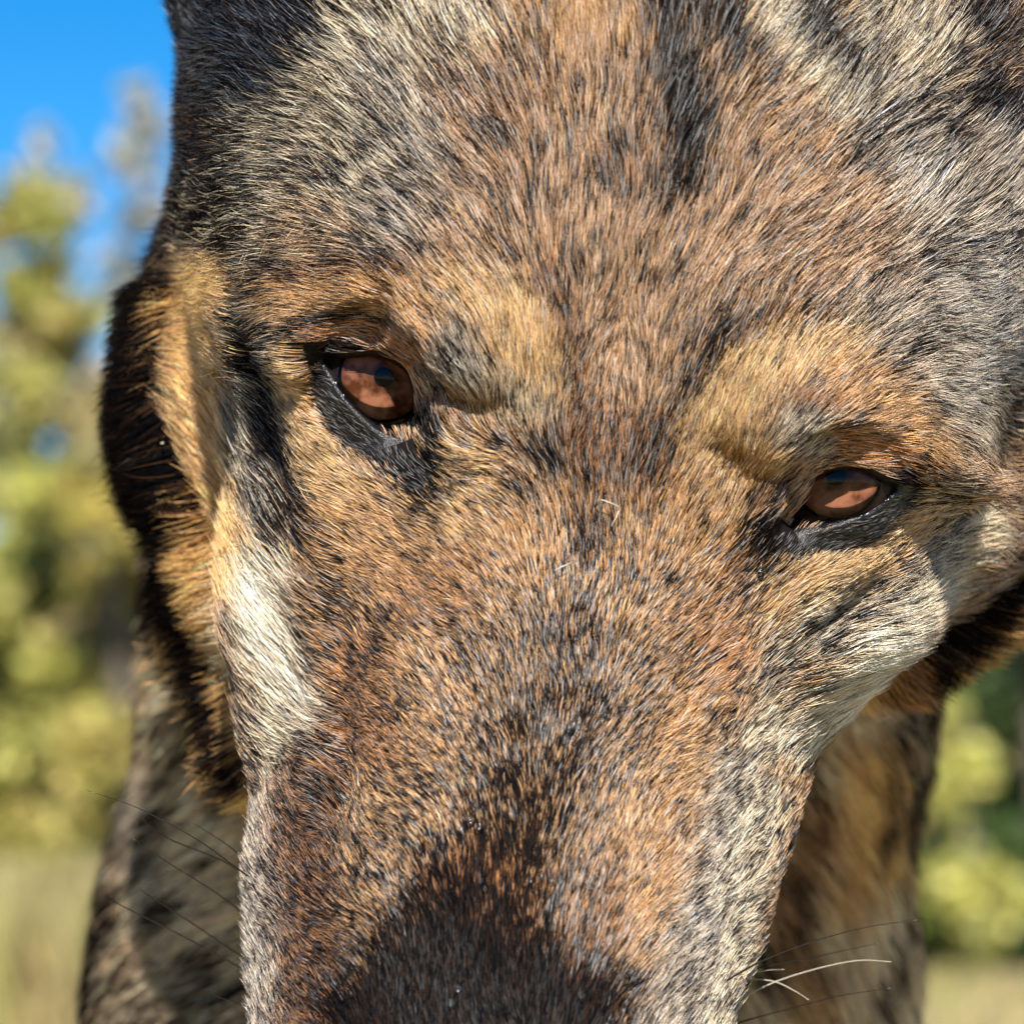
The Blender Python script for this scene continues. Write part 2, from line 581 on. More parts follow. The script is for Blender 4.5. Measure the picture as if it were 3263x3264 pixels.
LIDS = []                                           # surfaces that also carry fur
for e in EYES:
    c = P(*e['c'], e['z'])
    RE = 1.15
    fr = P(*e['iris'], e['z'] + RE * .93)
    g = fr - c; g /= np.linalg.norm(g)
    vs_, fs = sphere(c, RE, g, R(42), R(179), 30, 48)
    eye = mesh_obj('eye', V2W(vs_), fs, M['sclera'], dog, BASE)
    # iris: a shallow dish with a hole, behind the clear cornea
    u = np.cross(g, [0, 1, 0.1]); u /= np.linalg.norm(u); v = np.cross(g, u)
    rr = np.linspace(.165, .715, 16); ph = np.arange(96) / 96 * 2 * np.pi
    ring = (c + g * .80)[None, None] + (.05 * (rr / .7) ** 2)[:, None, None] * g + rr[:, None, None] * (np.cos(ph)[None, :, None] * u + np.sin(ph)[None, :, None] * v)
    fs = [(i * 96 + j, i * 96 + (j + 1) % 96, (i + 1) * 96 + (j + 1) % 96, (i + 1) * 96 + j) for i in range(15) for j in range(96)]
    ir = mesh_obj('iris', V2W(ring.reshape(-1, 3)), fs, M['iris'], eye, BASE)
    at = ir.data.attributes.new('rad', 'FLOAT', 'POINT')
    at.data.foreach_set('value', np.repeat((rr - rr[0]) / (rr[-1] - rr[0]), 96).astype(np.float32))
    rr = np.linspace(.001, .185, 5)
    ring = (c + g * .785)[None, None] + rr[:, None, None] * (np.cos(ph)[None, ::3, None] * u + np.sin(ph)[None, ::3, None] * v)
    fs = [(i * 32 + j, i * 32 + (j + 1) % 32, (i + 1) * 32 + (j + 1) % 32, (i + 1) * 32 + j) for i in range(4) for j in range(32)]
    mesh_obj('pupil', V2W(ring.reshape(-1, 3)), fs, M['pupil'], eye, BASE)
    vs_, fs = sphere(c, RE + .012, g, R(.5), R(43), 24, 64)
    mesh_obj('cornea', V2W(vs_), fs, M['cornea'], eye, BASE)
    # eyelid: rings from the eyeball out to the face
    NL = 96
    ol = smooth_loop(e['outline'], NL)
    e['loop'] = ol
    cc = ol.mean(0)
    tg = np.roll(ol, -1, 0) - np.roll(ol, 1, 0)
    nn = np.stack([tg[:, 1], -tg[:, 0]], 1); nn /= np.linalg.norm(nn, axis=1)[:, None]
    rad = (ol - cc) / np.linalg.norm(ol - cc, axis=1)[:, None]
    if (nn * rad).sum() < 0:
        nn = -nn
    dr = .35 * nn + .65 * rad
    for it in range(6):
        dr = (np.roll(dr, 1, 0) + 2 * dr + np.roll(dr, -1, 0)) / 4
    dr /= np.linalg.norm(dr, axis=1)[:, None]

    def eye_z(xy, r):
        k = PX * D / (D - c[2] - 1)
        x = (xy[:, 0] - 1631.5) / k; y = (1632 - xy[:, 1]) / k
        d2 = (x - c[0]) ** 2 + (y - c[1]) ** 2
        return c[2] + np.sqrt(np.maximum(r * r - d2, .12))
    offs = [-14, -2, 7, 18, 34, 56, 84, 120]
    outer = ol + dr * offs[-1]
    zo = surf_z(outer[:, 0], outer[:, 1])
    for it in range(4):
        zo = (np.roll(zo, 1) + 2 * zo + np.roll(zo, -1)) / 4
    zi = eye_z(ol, RE + .03)
    rings = []
    for k, of in enumerate(offs):
        xy = ol + dr * of
        if k == 0:
            z = eye_z(xy, RE - .04)
        else:
            t = np.clip(of / offs[-1], 0, 1) ** .85
            z = zi + .05 + (zo - .06 - zi - .05) * t + .10 * np.sin(np.pi * min(1, max(of, 0) / 40)) * (1 - t) * (1 if k > 1 else 0)
            if k == 1:
                z = zi + .03
        if k > 1:
            kz = PX * D / (D - z)
            qx = (xy[:, 0] - 1631.5) / kz; qy = (1632 - xy[:, 1]) / kz
            q2 = (qx - c[0]) ** 2 + (qy - c[1]) ** 2
            z = np.where(q2 < (RE + .04) ** 2, np.maximum(z, c[2] + np.sqrt(np.maximum((RE + .05) ** 2 - q2, 0))), z)
        rings.append(np.stack([P(a, b, c_) for (a, b), c_ in zip(xy, z)]))
    pts = np.concatenate(rings)
    fs = np.array([(i * NL + j, i * NL + (j + 1) % NL, (i + 1) * NL + (j + 1) % NL, (i + 1) * NL + j) for i in range(len(offs) - 1) for j in range(NL)])
    t4 = pts[fs]
    f_n = np.cross(t4[:, 2] - t4[:, 0], t4[:, 3] - t4[:, 1])
    if f_n[:, 2].sum() < 0:
        fs = fs[:, ::-1].copy(); f_n = -f_n
    mesh_obj('eyelid', V2W(pts), fs, M['lid'] if not CLAY else M['skin'], dog, BASE)
    n_v = np.zeros_like(pts)
    for j in range(4):
        np.add.at(n_v, fs[:, j], f_n)
    n_v /= np.linalg.norm(n_v, axis=1)[:, None]
    # the wet edge along the lower lid
    low = [i for i in range(NL) if (ol[i] - cc) @ np.array([-.35 if e is EYES[0] else .1, 1.0]) > 8]
    k0 = next(i for i in range(len(low)) if low[i] != low[i - 1] + 1)
    low = low[k0:] + low[:k0]
    xy = ol[low] + dr[low] * -3
    wet = np.stack([P(a, b, c_) for (a, b), c_ in zip(xy, eye_z(xy, RE + .02))])
    wet += rng.normal(0, .008, wet.shape)
    vs_, ft = tube(wet, .020 + .020 * rng.random(len(wet)), None, 7)
    mesh_obj('wet_rim', V2W(vs_), ft, M['wet'], dog, BASE)
    LIDS.append((pts, fs[fs.min(1) >= 2 * NL], n_v))

# ------------------------------------------------------------------ the coat: colour (some shade and sheen painted in), length and lie of the hair
CELL, C0, CN = 12, -420, 345
gyy, gxx = np.meshgrid(C0 + CELL * np.arange(CN), C0 + CELL * np.arange(CN), indexing='ij')


def seg_dist(pts):
    pts = np.asarray(pts, float).reshape(-1, 2)
    best = None
    if len(pts) == 1:
        return np.hypot(gxx - pts[0, 0], gyy - pts[0, 1])
    for a, b in zip(pts[:-1], pts[1:]):
        ab = b - a
        t = np.clip(((gxx - a[0]) * ab[0] + (gyy - a[1]) * ab[1]) / (ab @ ab), 0, 1)
        d = np.hypot(gxx - a[0] - t * ab[0], gyy - a[1] - t * ab[1])
        best = d if best is None else np.minimum(best, d)
    return best


def mask(pts, r, soft=.9):
    d = seg_dist(pts) / r
    t = np.clip((1 + soft * .5 - d) / soft, 0, 1)
    return t * t * (3 - 2 * t)


def sample(arr, px, py):
    x = np.clip((px - C0) / CELL, 0, CN - 1.001); y = np.clip((py - C0) / CELL, 0, CN - 1.001)
    i, j = x.astype(int), y.astype(int)
    fx, fy = x - i, y - j
    if arr.ndim == 3:
        fx, fy = fx[:, None], fy[:, None]
    return arr[j, i] * (1 - fx) * (1 - fy) + arr[j, i + 1] * fx * (1 - fy) + arr[j + 1, i] * (1 - fx) * fy + arr[j + 1, i + 1] * fx * fy


PAL = dict(rust=(.43, .19, .07), tan=(.50, .285, .130), gold=(.60, .375, .172), cream=(.76, .625, .44), grey=(.48, .405, .32),
           olive=(.50, .41, .285), pink=(.48, .295, .17), brown=(.26, .12, .05), white=(.88, .77, .58), black=(.012, .011, .012), umber=(.38, .225, .115), neck=(.74, .54, .34), straw=(.76, .43, .16))
#          points, radius, colour, share of dark hairs, strength
FACE = [
    ([(1900, 700)], 6000, 'pink', .42, 1),
    ([(1800, 2500)], 1100, 'tan', .48, 1),
    ([(1650, 2500)], 620, 'umber', .5, .6),
    ([(1000, 350), (900, 650)], 330, 'olive', .42, .95),
    ([(950, 60), (1250, 40), (1450, 60)], 140, 'cream', .34, .75),
    ([(1080, 180), (1200, 300)], 130, 'cream', .35, .7),
    ([(1250, 250), (1330, 520)], 120, 'grey', .42, .8),  # grey hairs that also paint in the silvery sheen of the forehead
    ([(1180, 480), (1120, 560), (1000, 640)], 80, 'olive', .66, .9),
    ([(640, 480), (690, 720), (770, 900)], 130, 'olive', .9, .95),
    ([(820, 700), (860, 880)], 100, 'olive', .66, .9),
    ([(620, 350), (650, 480)], 60, 'brown', .9, .9),
    ([(1000, 800)], 170, 'pink', .5, .8),
    ([(1250, 700)], 120, 'grey', .42, .8),  # more grey, again part painted sheen
    ([(560, 60), (700, 120), (830, 40)], 210, 'black', 1.0, 1),
    ([(560, 250), (700, 280), (860, 190)], 90, 'black', 1.0, 1),
    ([(700, 220), (880, 120), (960, 30)], 60, 'black', .9, .9),
    ([(1500, 300), (1700, 600)], 150, 'pink', .35, .7),
    ([(1600, 250), (1650, 500)], 60, 'brown', .5, .5),
    ([(1780, 60), (1990, 60)], 110, 'tan', .12, .8),
    ([(2120, -200), (2130, 100), (2170, 330)], 75, 'black', .80, .95),
    ([(2290, -100), (2300, 60), (2360, 150)], 70, 'black', .78, .9),
    ([(2200, 330), (2190, 500), (2170, 560)], 85, 'black', .85, .95),
    ([(1990, 480), (1960, 560)], 60, 'brown', .6, .7),
    ([(2480, -150), (2500, 60), (2600, 200), (2760, 350)], 80, 'cream', .08, .95),
    ([(2560, -100), (2620, 130), (2760, 240)], 75, 'black', .72, .9),
    ([(2850, 80), (2950, 160)], 170, 'olive', .45, .9),
    ([(3150, 40), (3200, 140)], 80, 'black', .75, .9),
    ([(3150, 330), (3300, 380)], 90, 'black', .93, .95),
    ([(2850, 420), (2980, 480)], 130, 'grey', .5, .9),
    ([(2950, 650), (3000, 850)], 170, 'grey', .38, .9),
    ([(3200, 500), (3220, 650)], 110, 'grey', .28, .9),
    ([(3200, 780), (3130, 830)], 100, 'grey', .62, .8),
    ([(3150, 1000), (3100, 1250)], 190, 'grey', .32, .95),  # grey temple hair, lightened to carry the sun's glints
    ([(3240, 1150), (3230, 1350)], 70, 'black', .72, .8),
    ([(2700, 700), (2750, 850)], 150, 'pink', .3, .8),
    ([(2500, 500), (2350, 800)], 180, 'pink', .25, .8),
    ([(1750, 850), (1830, 1150), (1800, 1330)], 60, 'brown', .55, .8),  # shade of the forehead furrow painted as darker hair
    ([(1780, 1120), (1805, 1330), (1760, 1460)], 62, 'black', .8, .9),  # furrow's shade continued down the midline in black
    ([(2350, 1000), (2270, 1120), (2190, 1300), (2170, 1440)], 46, 'black', .85, .9),  # painted shade of the furrow beside the right brow
    ([(2520, 1000), (2420, 1060), (2300, 1150)], 50, 'brown', .6, .8),
    ([(1850, 1320), (2030, 1400), (2130, 1480)], 120, 'brown', .62, .85),
    ([(1900, 1480), (2050, 1520)], 90, 'brown', .55, .8),
    ([(1990, 1000), (2000, 1200)], 110, 'pink', .25, .8),
    ([(1860, 1600), (1890, 1700)], 60, 'brown', .5, .7),
    ([(1870, 1650), (1865, 1740)], 36, 'black', .75, .8),
    # left brow and upper lid
    ([(760, 920), (1000, 880), (1250, 850), (1450, 840)], 45, 'brown', .62, .8),
    ([(860, 970), (1100, 930), (1350, 930), (1500, 900)], 60, 'tan', .10, .95),
    ([(1500, 920), (1620, 1000), (1680, 1150), (1700, 1230)], 105, 'gold', .08, .95),
    ([(1560, 1250), (1700, 1290)], 60, 'olive', .2, .8),
    ([(1330, 1000), (1400, 1080)], 80, 'tan', .2, .9),
    ([(1450, 1120), (1480, 1200), (1430, 1240)], 72, 'grey', .45, .95),
    ([(880, 1090), (990, 1020), (1100, 1005), (1220, 1030), (1290, 1090)], 22, 'black', .85, .9),  # shade in the lid crease, drawn as a black line
    ([(1000, 1075), (1150, 1050), (1250, 1085), (1310, 1150)], 38, 'rust', .12, .95),
    ([(940, 1100), (1040, 1105)], 28, 'brown', .6, .8),
    ([(1400, 1270), (1450, 1330)], 55, 'brown', .45, .8),  # painted shade beneath the brow tuft
    # right brow and upper lid
    ([(2300, 1500), (2270, 1380), (2380, 1220), (2520, 1130), (2700, 1120)], 105, 'gold', .07, .95),
    ([(2330, 1520), (2420, 1480)], 90, 'gold', .12, .9),
    ([(2520, 1380), (2570, 1350), (2600, 1400)], 65, 'olive', .35, .95),
    ([(2560, 1280), (2680, 1250)], 45, 'brown', .35, .8),
    ([(2680, 1200), (2880, 1330), (2980, 1420)], 70, 'tan', .1, .95),
    ([(2680, 1420), (2800, 1420), (2900, 1480)], 45, 'rust', .12, .95),
    ([(2930, 1480), (2990, 1560)], 40, 'brown', .6, .8),
    ([(2780, 1000), (2900, 1080)], 90, 'grey', .4, .8),
    ([(2400, 1600), (2480, 1570)], 50, 'brown', .55, .85),
    # under the eyes
    ([(930, 1180), (960, 1350), (1040, 1500), (1150, 1620)], 90, 'gold', .07, .95),
    ([(1150, 1700), (1000, 1750)], 130, 'tan', .12, .9),
    ([(1250, 1800), (1400, 1750)], 130, 'tan', .22, .8),
    ([(1150, 1640), (1050, 1760)], 34, 'tan', .4, .6),
    ([(1350, 1900), (1500, 1850)], 110, 'rust', .35, .5),
    ([(1430, 1450), (1500, 1620)], 110, 'gold', .2, .8),
    ([(1600, 1700), (1700, 1900)], 120, 'tan', .2, .8),
    ([(2450, 1900), (2650, 1830), (2800, 1720), (2900, 1640)], 95, 'gold', .08, .95),
    ([(2200, 1600), (2250, 1750)], 110, 'tan', .18, .9),
    ([(2350, 1800), (2380, 1900)], 50, 'brown', .5, .8),
    ([(2250, 1980), (2300, 2080)], 110, 'rust', .4, .45),
    ([(2480, 2050), (2700, 1930)], 70, 'olive', .35, .85),
    # bare dark skin round the eyes
    ([(1030, 1180), (1045, 1260), (1090, 1345), (1160, 1410), (1250, 1450)], 44, 'black', .97, 1),
    ([(1010, 1120), (1060, 1095), (1120, 1105)], 24, 'black', .9, 1),
    ([(1260, 1440), (1340, 1520), (1345, 1580)], 50, 'black', .97, 1),
    ([(1360, 1330), (1390, 1450), (1390, 1540)], 36, 'black', .9, 1),
    ([(2880, 1580), (2800, 1660), (2700, 1715), (2580, 1730), (2480, 1760)], 42, 'black', .97, 1),
    ([(2870, 1520), (2920, 1560)], 34, 'black', .92, 1),
    ([(2440, 1690), (2440, 1770)], 44, 'black', .95, 1),
    # temples and cheeks
    ([(650, 900), (620, 1150), (640, 1400), (690, 1650), (740, 1850)], 95, 'straw', .04, 1),
    ([(500, 430), (520, 560), (470, 720)], 85, 'black', .97, 1),
    ([(470, 800), (430, 1050), (420, 1350), (480, 1650)], 90, 'black', .98, 1),
    ([(770, 1040), (820, 1130)], 70, 'grey', .72, .9),
    ([(800, 1200), (840, 1400), (890, 1560)], 75, 'olive', .6, .9),
    ([(770, 1080), (830, 1300), (880, 1450), (930, 1600), (980, 1740)], 52, 'black', .86, .97),  # shaded crease between cheek and ruff, painted black
    ([(760, 1250), (760, 1500)], 45, 'olive', .5, .9),
    ([(1000, 1780), (1060, 1900)], 60, 'tan', .5, .7),
    ([(840, 1850), (845, 1930), (850, 2050), (890, 2150), (960, 2250)], 80, 'white', .03, .97),
    ([(790, 1560), (860, 1700)], 60, 'olive', .55, .85),
    ([(960, 2050), (1010, 2250)], 36, 'olive', .25, .7),
    ([(850, 2280), (900, 2420), (960, 2480)], 75, 'cream', .35, .9),
    ([(830, 2600), (830, 2800), (810, 3000), (790, 3264)], 85, 'grey', .38, .95),
    ([(1000, 2480), (960, 2650), (1000, 2900), (1000, 3264)], 110, 'brown', .62, .95),
    ([(1120, 2100), (1180, 2350)], 120, 'rust', .48, .7),
    ([(1100, 2280), (1080, 2420)], 60, 'brown', .6, .8),
    ([(1180, 2550), (1200, 2800), (1180, 3000)], 70, 'tan', .55, .8),
    ([(1050, 3050), (1080, 3264)], 80, 'brown', .7, .9),
    # bridge of the muzzle
    ([(1350, 2200), (1450, 2400)], 120, 'tan', .42, .8),
    ([(1800, 2000), (1720, 2300)], 170, 'tan', .6, .9),
    ([(1780, 2120), (1690, 2420), (1600, 2650), (1550, 2800)], 210, 'umber', .80, .9),
    ([(1600, 2600), (1540, 2850)], 260, 'umber', .84, .8),
    ([(1450, 2450), (1380, 2650)], 90, 'tan', .5, .7),
    ([(1520, 2880), (1480, 3050)], 220, 'brown', .86, .97),
    ([(1400, 3080), (1460, 3264), (1800, 3180)], 215, 'black', .985, 1),
    ([(1300, 3120), (1200, 3250)], 160, 'black', .95, .95),
    ([(1950, 2900), (1900, 3000)], 110, 'brown', .55, .7),
    # right of the muzzle
    ([(2330, 2080), (2380, 2230)], 90, 'rust', .4, .35),
    ([(2180, 2230), (2180, 2500), (2080, 2800), (2060, 3000)], 85, 'tan', .2, .9),
    ([(2080, 2480), (2020, 2650)], 70, 'tan', .35, .8),
    ([(2330, 2450), (2280, 2700), (2230, 2950)], 80, 'grey', .36, .95),
    ([(2420, 2560), (2380, 2750), (2340, 2950), (2300, 3264)], 70, 'cream', .28, .9),
    ([(2200, 3000), (2150, 3264)], 100, 'grey', .3, .9),
    ([(3080, 1660), (2960, 1800), (2800, 1960), (2640, 2060)], 50, 'olive', .62, .95),  # shade of the right cheek crease, painted in
    ([(3000, 1600), (3060, 1560)], 50, 'grey', .5, .8),
    ([(3150, 1680), (3060, 1800), (2930, 1950)], 55, 'cream', .06, .95),
    ([(2850, 2040), (2760, 2160), (2710, 2280), (2580, 2360)], 85, 'white', .03, .98),
    ([(2560, 2300), (2450, 2350)], 90, 'cream', .2, .9),
    ([(2500, 2130), (2430, 2200)], 60, 'olive', .4, .8),
]
RUFF = [
    ([(800, 1500)], 5000, 'straw', .1, 1),
    ([(640, 930), (620, 1150), (630, 1400), (670, 1650), (720, 1900), (780, 2300)], 110, 'straw', .03, 1),
    ([(700, 1700), (730, 1900), (770, 2100)], 50, 'cream', .05, .8),
    ([(520, 500), (450, 700), (420, 900), (395, 1100), (395, 1300), (430, 1480), (490, 1680)], 82, 'black', .98, 1),
    ([(490, 1780), (550, 1950), (625, 2120), (690, 2300), (740, 2480)], 58, 'black', .95, 1),
    ([(3250, 1530), (3120, 1720), (2980, 1900)], 70, 'straw', .06, 1),
    ([(3180, 1560), (3060, 1740)], 36, 'white', .03, .9),
    ([(3350, 1700), (3200, 1890), (3080, 2020), (2950, 2130)], 85, 'black', .96, 1),
    ([(2900, 2100), (2800, 2280), (2650, 2420)], 60, 'brown', .35, .9),
]
NECK = [
    ([(1600, 2500)], 5000, 'neck', .32, 1),
    ([(460, 1850), (560, 2000), (680, 2200), (760, 2480)], 85, 'black', .93, 1),  # black fur, with the shadow beside the ruff painted in
    ([(450, 2200), (480, 2400)], 90, 'neck', .5, .9),
    ([(650, 2700), (620, 2950)], 140, 'neck', .3, .9),
    ([(430, 2500), (480, 2750), (540, 2900)], 70, 'grey', .7, .9),
    ([(370, 2500), (310, 2800), (280, 3264)], 55, 'black', .9, .97),
    ([(620, 3100), (500, 3264)], 130, 'olive', .42, .9),
    ([(3000, 2130), (2850, 2330), (2650, 2480)], 70, 'grey', .72, .95),
    ([(2780, 2480), (2820, 2700), (2780, 2850)], 140, 'straw', .16, .95),
    ([(2600, 2600), (2520, 2800), (2480, 3000)], 80, 'brown', .5, .9),  # brown painted where the head's shadow falls on the neck
    ([(2930, 2450), (2940, 2800)], 50, 'grey', .65, .8),
    ([(2850, 2950), (2830, 3264)], 130, 'neck', .2, .95),
    ([(2550, 3100), (2600, 3264)], 90, 'tan', .35, .9),
]
LEN = [                                             # hair length, cm
    ([(1900, 500)], 6000, .75), ([(700, 500)], 350, .85), ([(650, 60)], 350, .8), ([(3200, 700)], 400, .9), ([(1200, 100)], 300, 1.1),
    ([(1900, 1300)], 420, .55), ([(1870, 1650), (1700, 2300)], 520, .38), ([(1600, 2500), (1500, 3200)], 520, .32),
    ([(1600, 1150)], 150, .65), ([(2420, 1320)], 150, .65), ([(1200, 1650), (1150, 1900)], 280, .45), ([(2600, 1900)], 250, .45),
    ([(850, 1300), (950, 1700)], 150, .9), ([(830, 1800), (850, 2300)], 150, 1.0), ([(2850, 2050), (2650, 2330)], 150, 1.0),
    ([(800, 2600), (800, 3264)], 170, .55), ([(2400, 2600), (2280, 3264)], 170, .55), ([(3150, 1700)], 150, 1.4),
    ([(1212, 1240)], 330, .55), ([(2668, 1560)], 330, .55), ([(1212, 1230)], 190, .34), ([(2668, 1570)], 190, .34),
    ([(1040, 1250), (1120, 1380), (1250, 1450), (1360, 1530)], 70, .16), ([(2880, 1600), (2750, 1700), (2480, 1740)], 66, .16),
    ([(1000, 1075), (1150, 1045), (1290, 1110)], 46, .42), ([(2680, 1420), (2900, 1480)], 46, .42),
]
FLOW = [  # where, which way the hair lies (image directions, y down), lift
    (1900, 700, .05, -1), (1900, 100, 0, -1), (1300, 600, -.78, -.62), (1000, 300, -.93, -.36), (800, 600, -1, -.16), (680, 250, -1, -.05),
    (600, 60, -.95, -.5), (1200, 60, -.75, -.66), (1500, 100, -.5, -.86), (1500, 500, -.5, -.86), (1000, 850, -1, -.12), (750, 850, -1, 0),
    (2500, 300, .5, -.85), (2800, 600, .75, -.62), (3100, 900, .98, -.15), (3100, 300, .85, -.5), (2600, 900, .7, -.7), (2200, 600, .22, -.97),
    (2950, 1200, 1, -.05), (3150, 1350, .9, .35), (2900, 60, .55, -.83), (2000, 1300, .12, -1), (1500, 1000, -.65, -.75), (1700, 1150, .15, -1),
    (1450, 1180, -.2, -.9), (1600, 1300, .2, -.8), (1150, 1040, -1, -.1), (1300, 1110, -.75, -.6), (950, 1000, -1, .12), (930, 1150, -1, -.15),
    (1000, 1400, -.85, -.5), (1100, 1600, -.85, -.5), (1250, 1780, -.85, -.5), (1450, 1600, -.75, -.5), (1550, 1480, -.8, -.2), (880, 1400, -.6, -.8),
    (930, 1650, -.65, -.75), (840, 1900, -.72, -.7), (900, 2250, -.65, -.75), (830, 2600, -.7, -.7), (800, 3000, -.8, -.6), (1000, 2900, -.92, -.38), (1000, 2600, -.9, -.42), (1050, 2400, -.95, -.3),
    (1200, 2600, -.7, -.7), (1150, 2200, -.95, -.25), (1400, 1950, -.85, -.5), (1500, 2300, -.5, -.85), (1750, 2200, 0, -1), (1850, 1700, -.05, -1),
    (1600, 2700, -.05, -1), (1450, 3150, -.1, -1), (1900, 2600, .4, -.9), (2150, 2500, .85, -.5), (2250, 2950, .92, -.38), (2400, 2550, .88, -.45),
    (2200, 2150, .75, -.65), (2600, 2250, .95, -.3), (2500, 1950, .8, -.6), (2350, 1750, .5, -.85), (2750, 1800, 1, -.25), (2950, 1700, 1, -.2),
    (2780, 1420, 1, .05), (2950, 1450, .9, .45), (2450, 1300, .15, -1), (2300, 1450, .1, -1), (2650, 1250, .7, -.7), (2800, 1200, .95, -.25),
    (2550, 1400, .5, -.75), (2650, 1440, .75, .2), (2850, 2050, .95, .1), (3150, 1700, .9, .25), (2450, 1560, .3, -.9), (1380, 1350, -.2, -.95)]
BACKFLOW = [(600, 1000, -.9, .1), (600, 1500, -.92, .35), (750, 2200, -.85, .5), (400, 1000, -1, .05), (420, 1500, -.95, .3), (400, 2000, -.9, .45), (500, 2500, -.88, .5),
            (300, 3000, -.7, .75), (700, 3000, -.85, .5), (1600, 2800, 0, 1), (2800, 2700, .55, .83), (2900, 3200, .4, .9), (3200, 1800, .8, .55), (2500, 3000, .45, .9),
            (2900, 2200, .7, .65)]


def paint(strokes):
    c = np.zeros((CN, CN, 3)); d = np.zeros((CN, CN))
    for pts, r, name, dark, st in strokes:
        w = mask(pts, r) * st
        c = c * (1 - w[..., None]) + w[..., None] * np.array(PAL[name])
        d = d * (1 - w) + w * dark
    return c, d


LAYERS = [paint(s) for s in (FACE, RUFF, NECK)]
LMAP = np.zeros((CN, CN))
for pts, r, v in LEN:
    w = mask(pts, r, 1.4)
    LMAP = LMAP * (1 - w) + w * v


def flow_map(ctrl):
    c = np.array(ctrl, float)
    acc = np.zeros((CN, CN, 2)); ws = np.zeros((CN, CN))
    for x, y, dx, dy in c:
        w = 1.0 / (((gxx - x) ** 2 + (gyy - y) ** 2) / 100 ** 2 + .25) ** 1.7
        acc += w[..., None] * np.array([dx, dy]); ws += w
    a = acc / ws[..., None]
    return a / (np.linalg.norm(a, axis=2)[..., None] + 1e-6)


FM, BM = flow_map(FLOW), flow_map(BACKFLOW)


def layer_of(p, px, py):
    z = p[:, 2]
    lay = np.where(z > -6.3, 0, np.where(z > -14.5, 1, 2))
    lay = np.where((py < 860 + .12 * (px - 500)) & (z > -15), 0, lay)
    lay = np.where((px > 2750) & (py < 1480) & (z > -12), 0, lay)
    return lay


def hair_length(p, px, py, lay):
    L = sample(LMAP, px, py)
    return np.where(lay == 0, L, np.where(lay == 1, 1.45, 1.9))


def in_poly(px, py, poly):
    ins = np.zeros(len(px), bool)
    n = len(poly)
    for i in range(n):
        x0, y0 = poly[i]; x1, y1 = poly[(i + 1) % n]
        c = ((y0 > py) != (y1 > py)) & (px < (x1 - x0) * (py - y0) / (y1 - y0 + 1e-9) + x0)
        ins ^= c
    return ins


def scatter(verts, quads, norms, cover, vis_only):
    tris = np.concatenate([quads[:, [0, 1, 2]], quads[:, [0, 2, 3]]])
    a, b, c = verts[tris[:, 0]], verts[tris[:, 1]], verts[tris[:, 2]]
    area = .5 * np.linalg.norm(np.cross(b - a, c - a), axis=1)
    ce = (a + b + c) / 3
    px, py = to_px(ce)
    nrm = norms[tris].mean(1)
    view = np.array([0, 0, D]) - ce; view /= np.linalg.norm(view, axis=1)[:, None]
    fac = (nrm * view).sum(1)
    lay = layer_of(ce, px, py)
    L = hair_length(ce, px, py, lay)
    rad = np.where(lay == 0, .0042, np.where(lay == 1, .0065, .010))
    dens = cover / (L * 2 * rad)
    dens = np.where(L < .25, np.minimum(dens, 300), dens)
    seen = (fac > -.2) & (px > -250) & (px < 3520) & (py > -300) & (py < 3560)
    w = np.where(seen, 1.0, .06)
    w = np.where(ce[:, 2] < -40, .012, w)
    w = np.where((lay == 2) & (px > 950) & (px < 2300) & seen, .12, w)
    lam = area * dens * w
    cnt = rng.poisson(lam)
    t = np.repeat(np.arange(len(tris)), cnt)
    u, v = rng.random(len(t)), rng.random(len(t))
    f = u + v > 1
    u[f], v[f] = 1 - u[f], 1 - v[f]
    p = a[t] + u[:, None] * (b - a)[t] + v[:, None] * (c - a)[t]
    n = norms[tris[t, 0]] * (1 - u - v)[:, None] + norms[tris[t, 1]] * u[:, None] + norms[tris[t, 2]] * v[:, None]
    n /= np.linalg.norm(n, axis=1)[:, None] + 1e-9
    return p, n, np.where(seen, 1.0, 2.5)[t] * np.where(ce[:, 2] < -40, 3.0, 1.0)[t]


SP, SN, SW = [], [], []
p_, n_, w_ = scatter(bv, bq, vn, 7.5, True)
px, py = to_px(p_)
keep = np.ones(len(p_), bool)
for e in EYES:                                      # no fur from the body inside an eye opening
    lp = e['loop']; cc = lp.mean(0)
    keep &= ~(in_poly(px, py, cc + (lp - cc) * 1.42) & (p_[:, 2] > -8))
SP.append(p_[keep]); SN.append(n_[keep]); SW.append(w_[keep])
for pts, fs, n_v in LIDS:
    p_, n_, w_ = scatter(pts, fs, n_v, 4.5, True)
    SP.append(p_); SN.append(n_); SW.append(w_)
p = np.concatenate(SP); n = np.concatenate(SN); wid = np.concatenate(SW)
px, py = to_px(p)
lay = layer_of(p, px, py)
NH = len(p)
L = hair_length(p, px, py, lay) * (.7 + .5 * rng.random(NH))
lower = np.zeros(NH, bool)

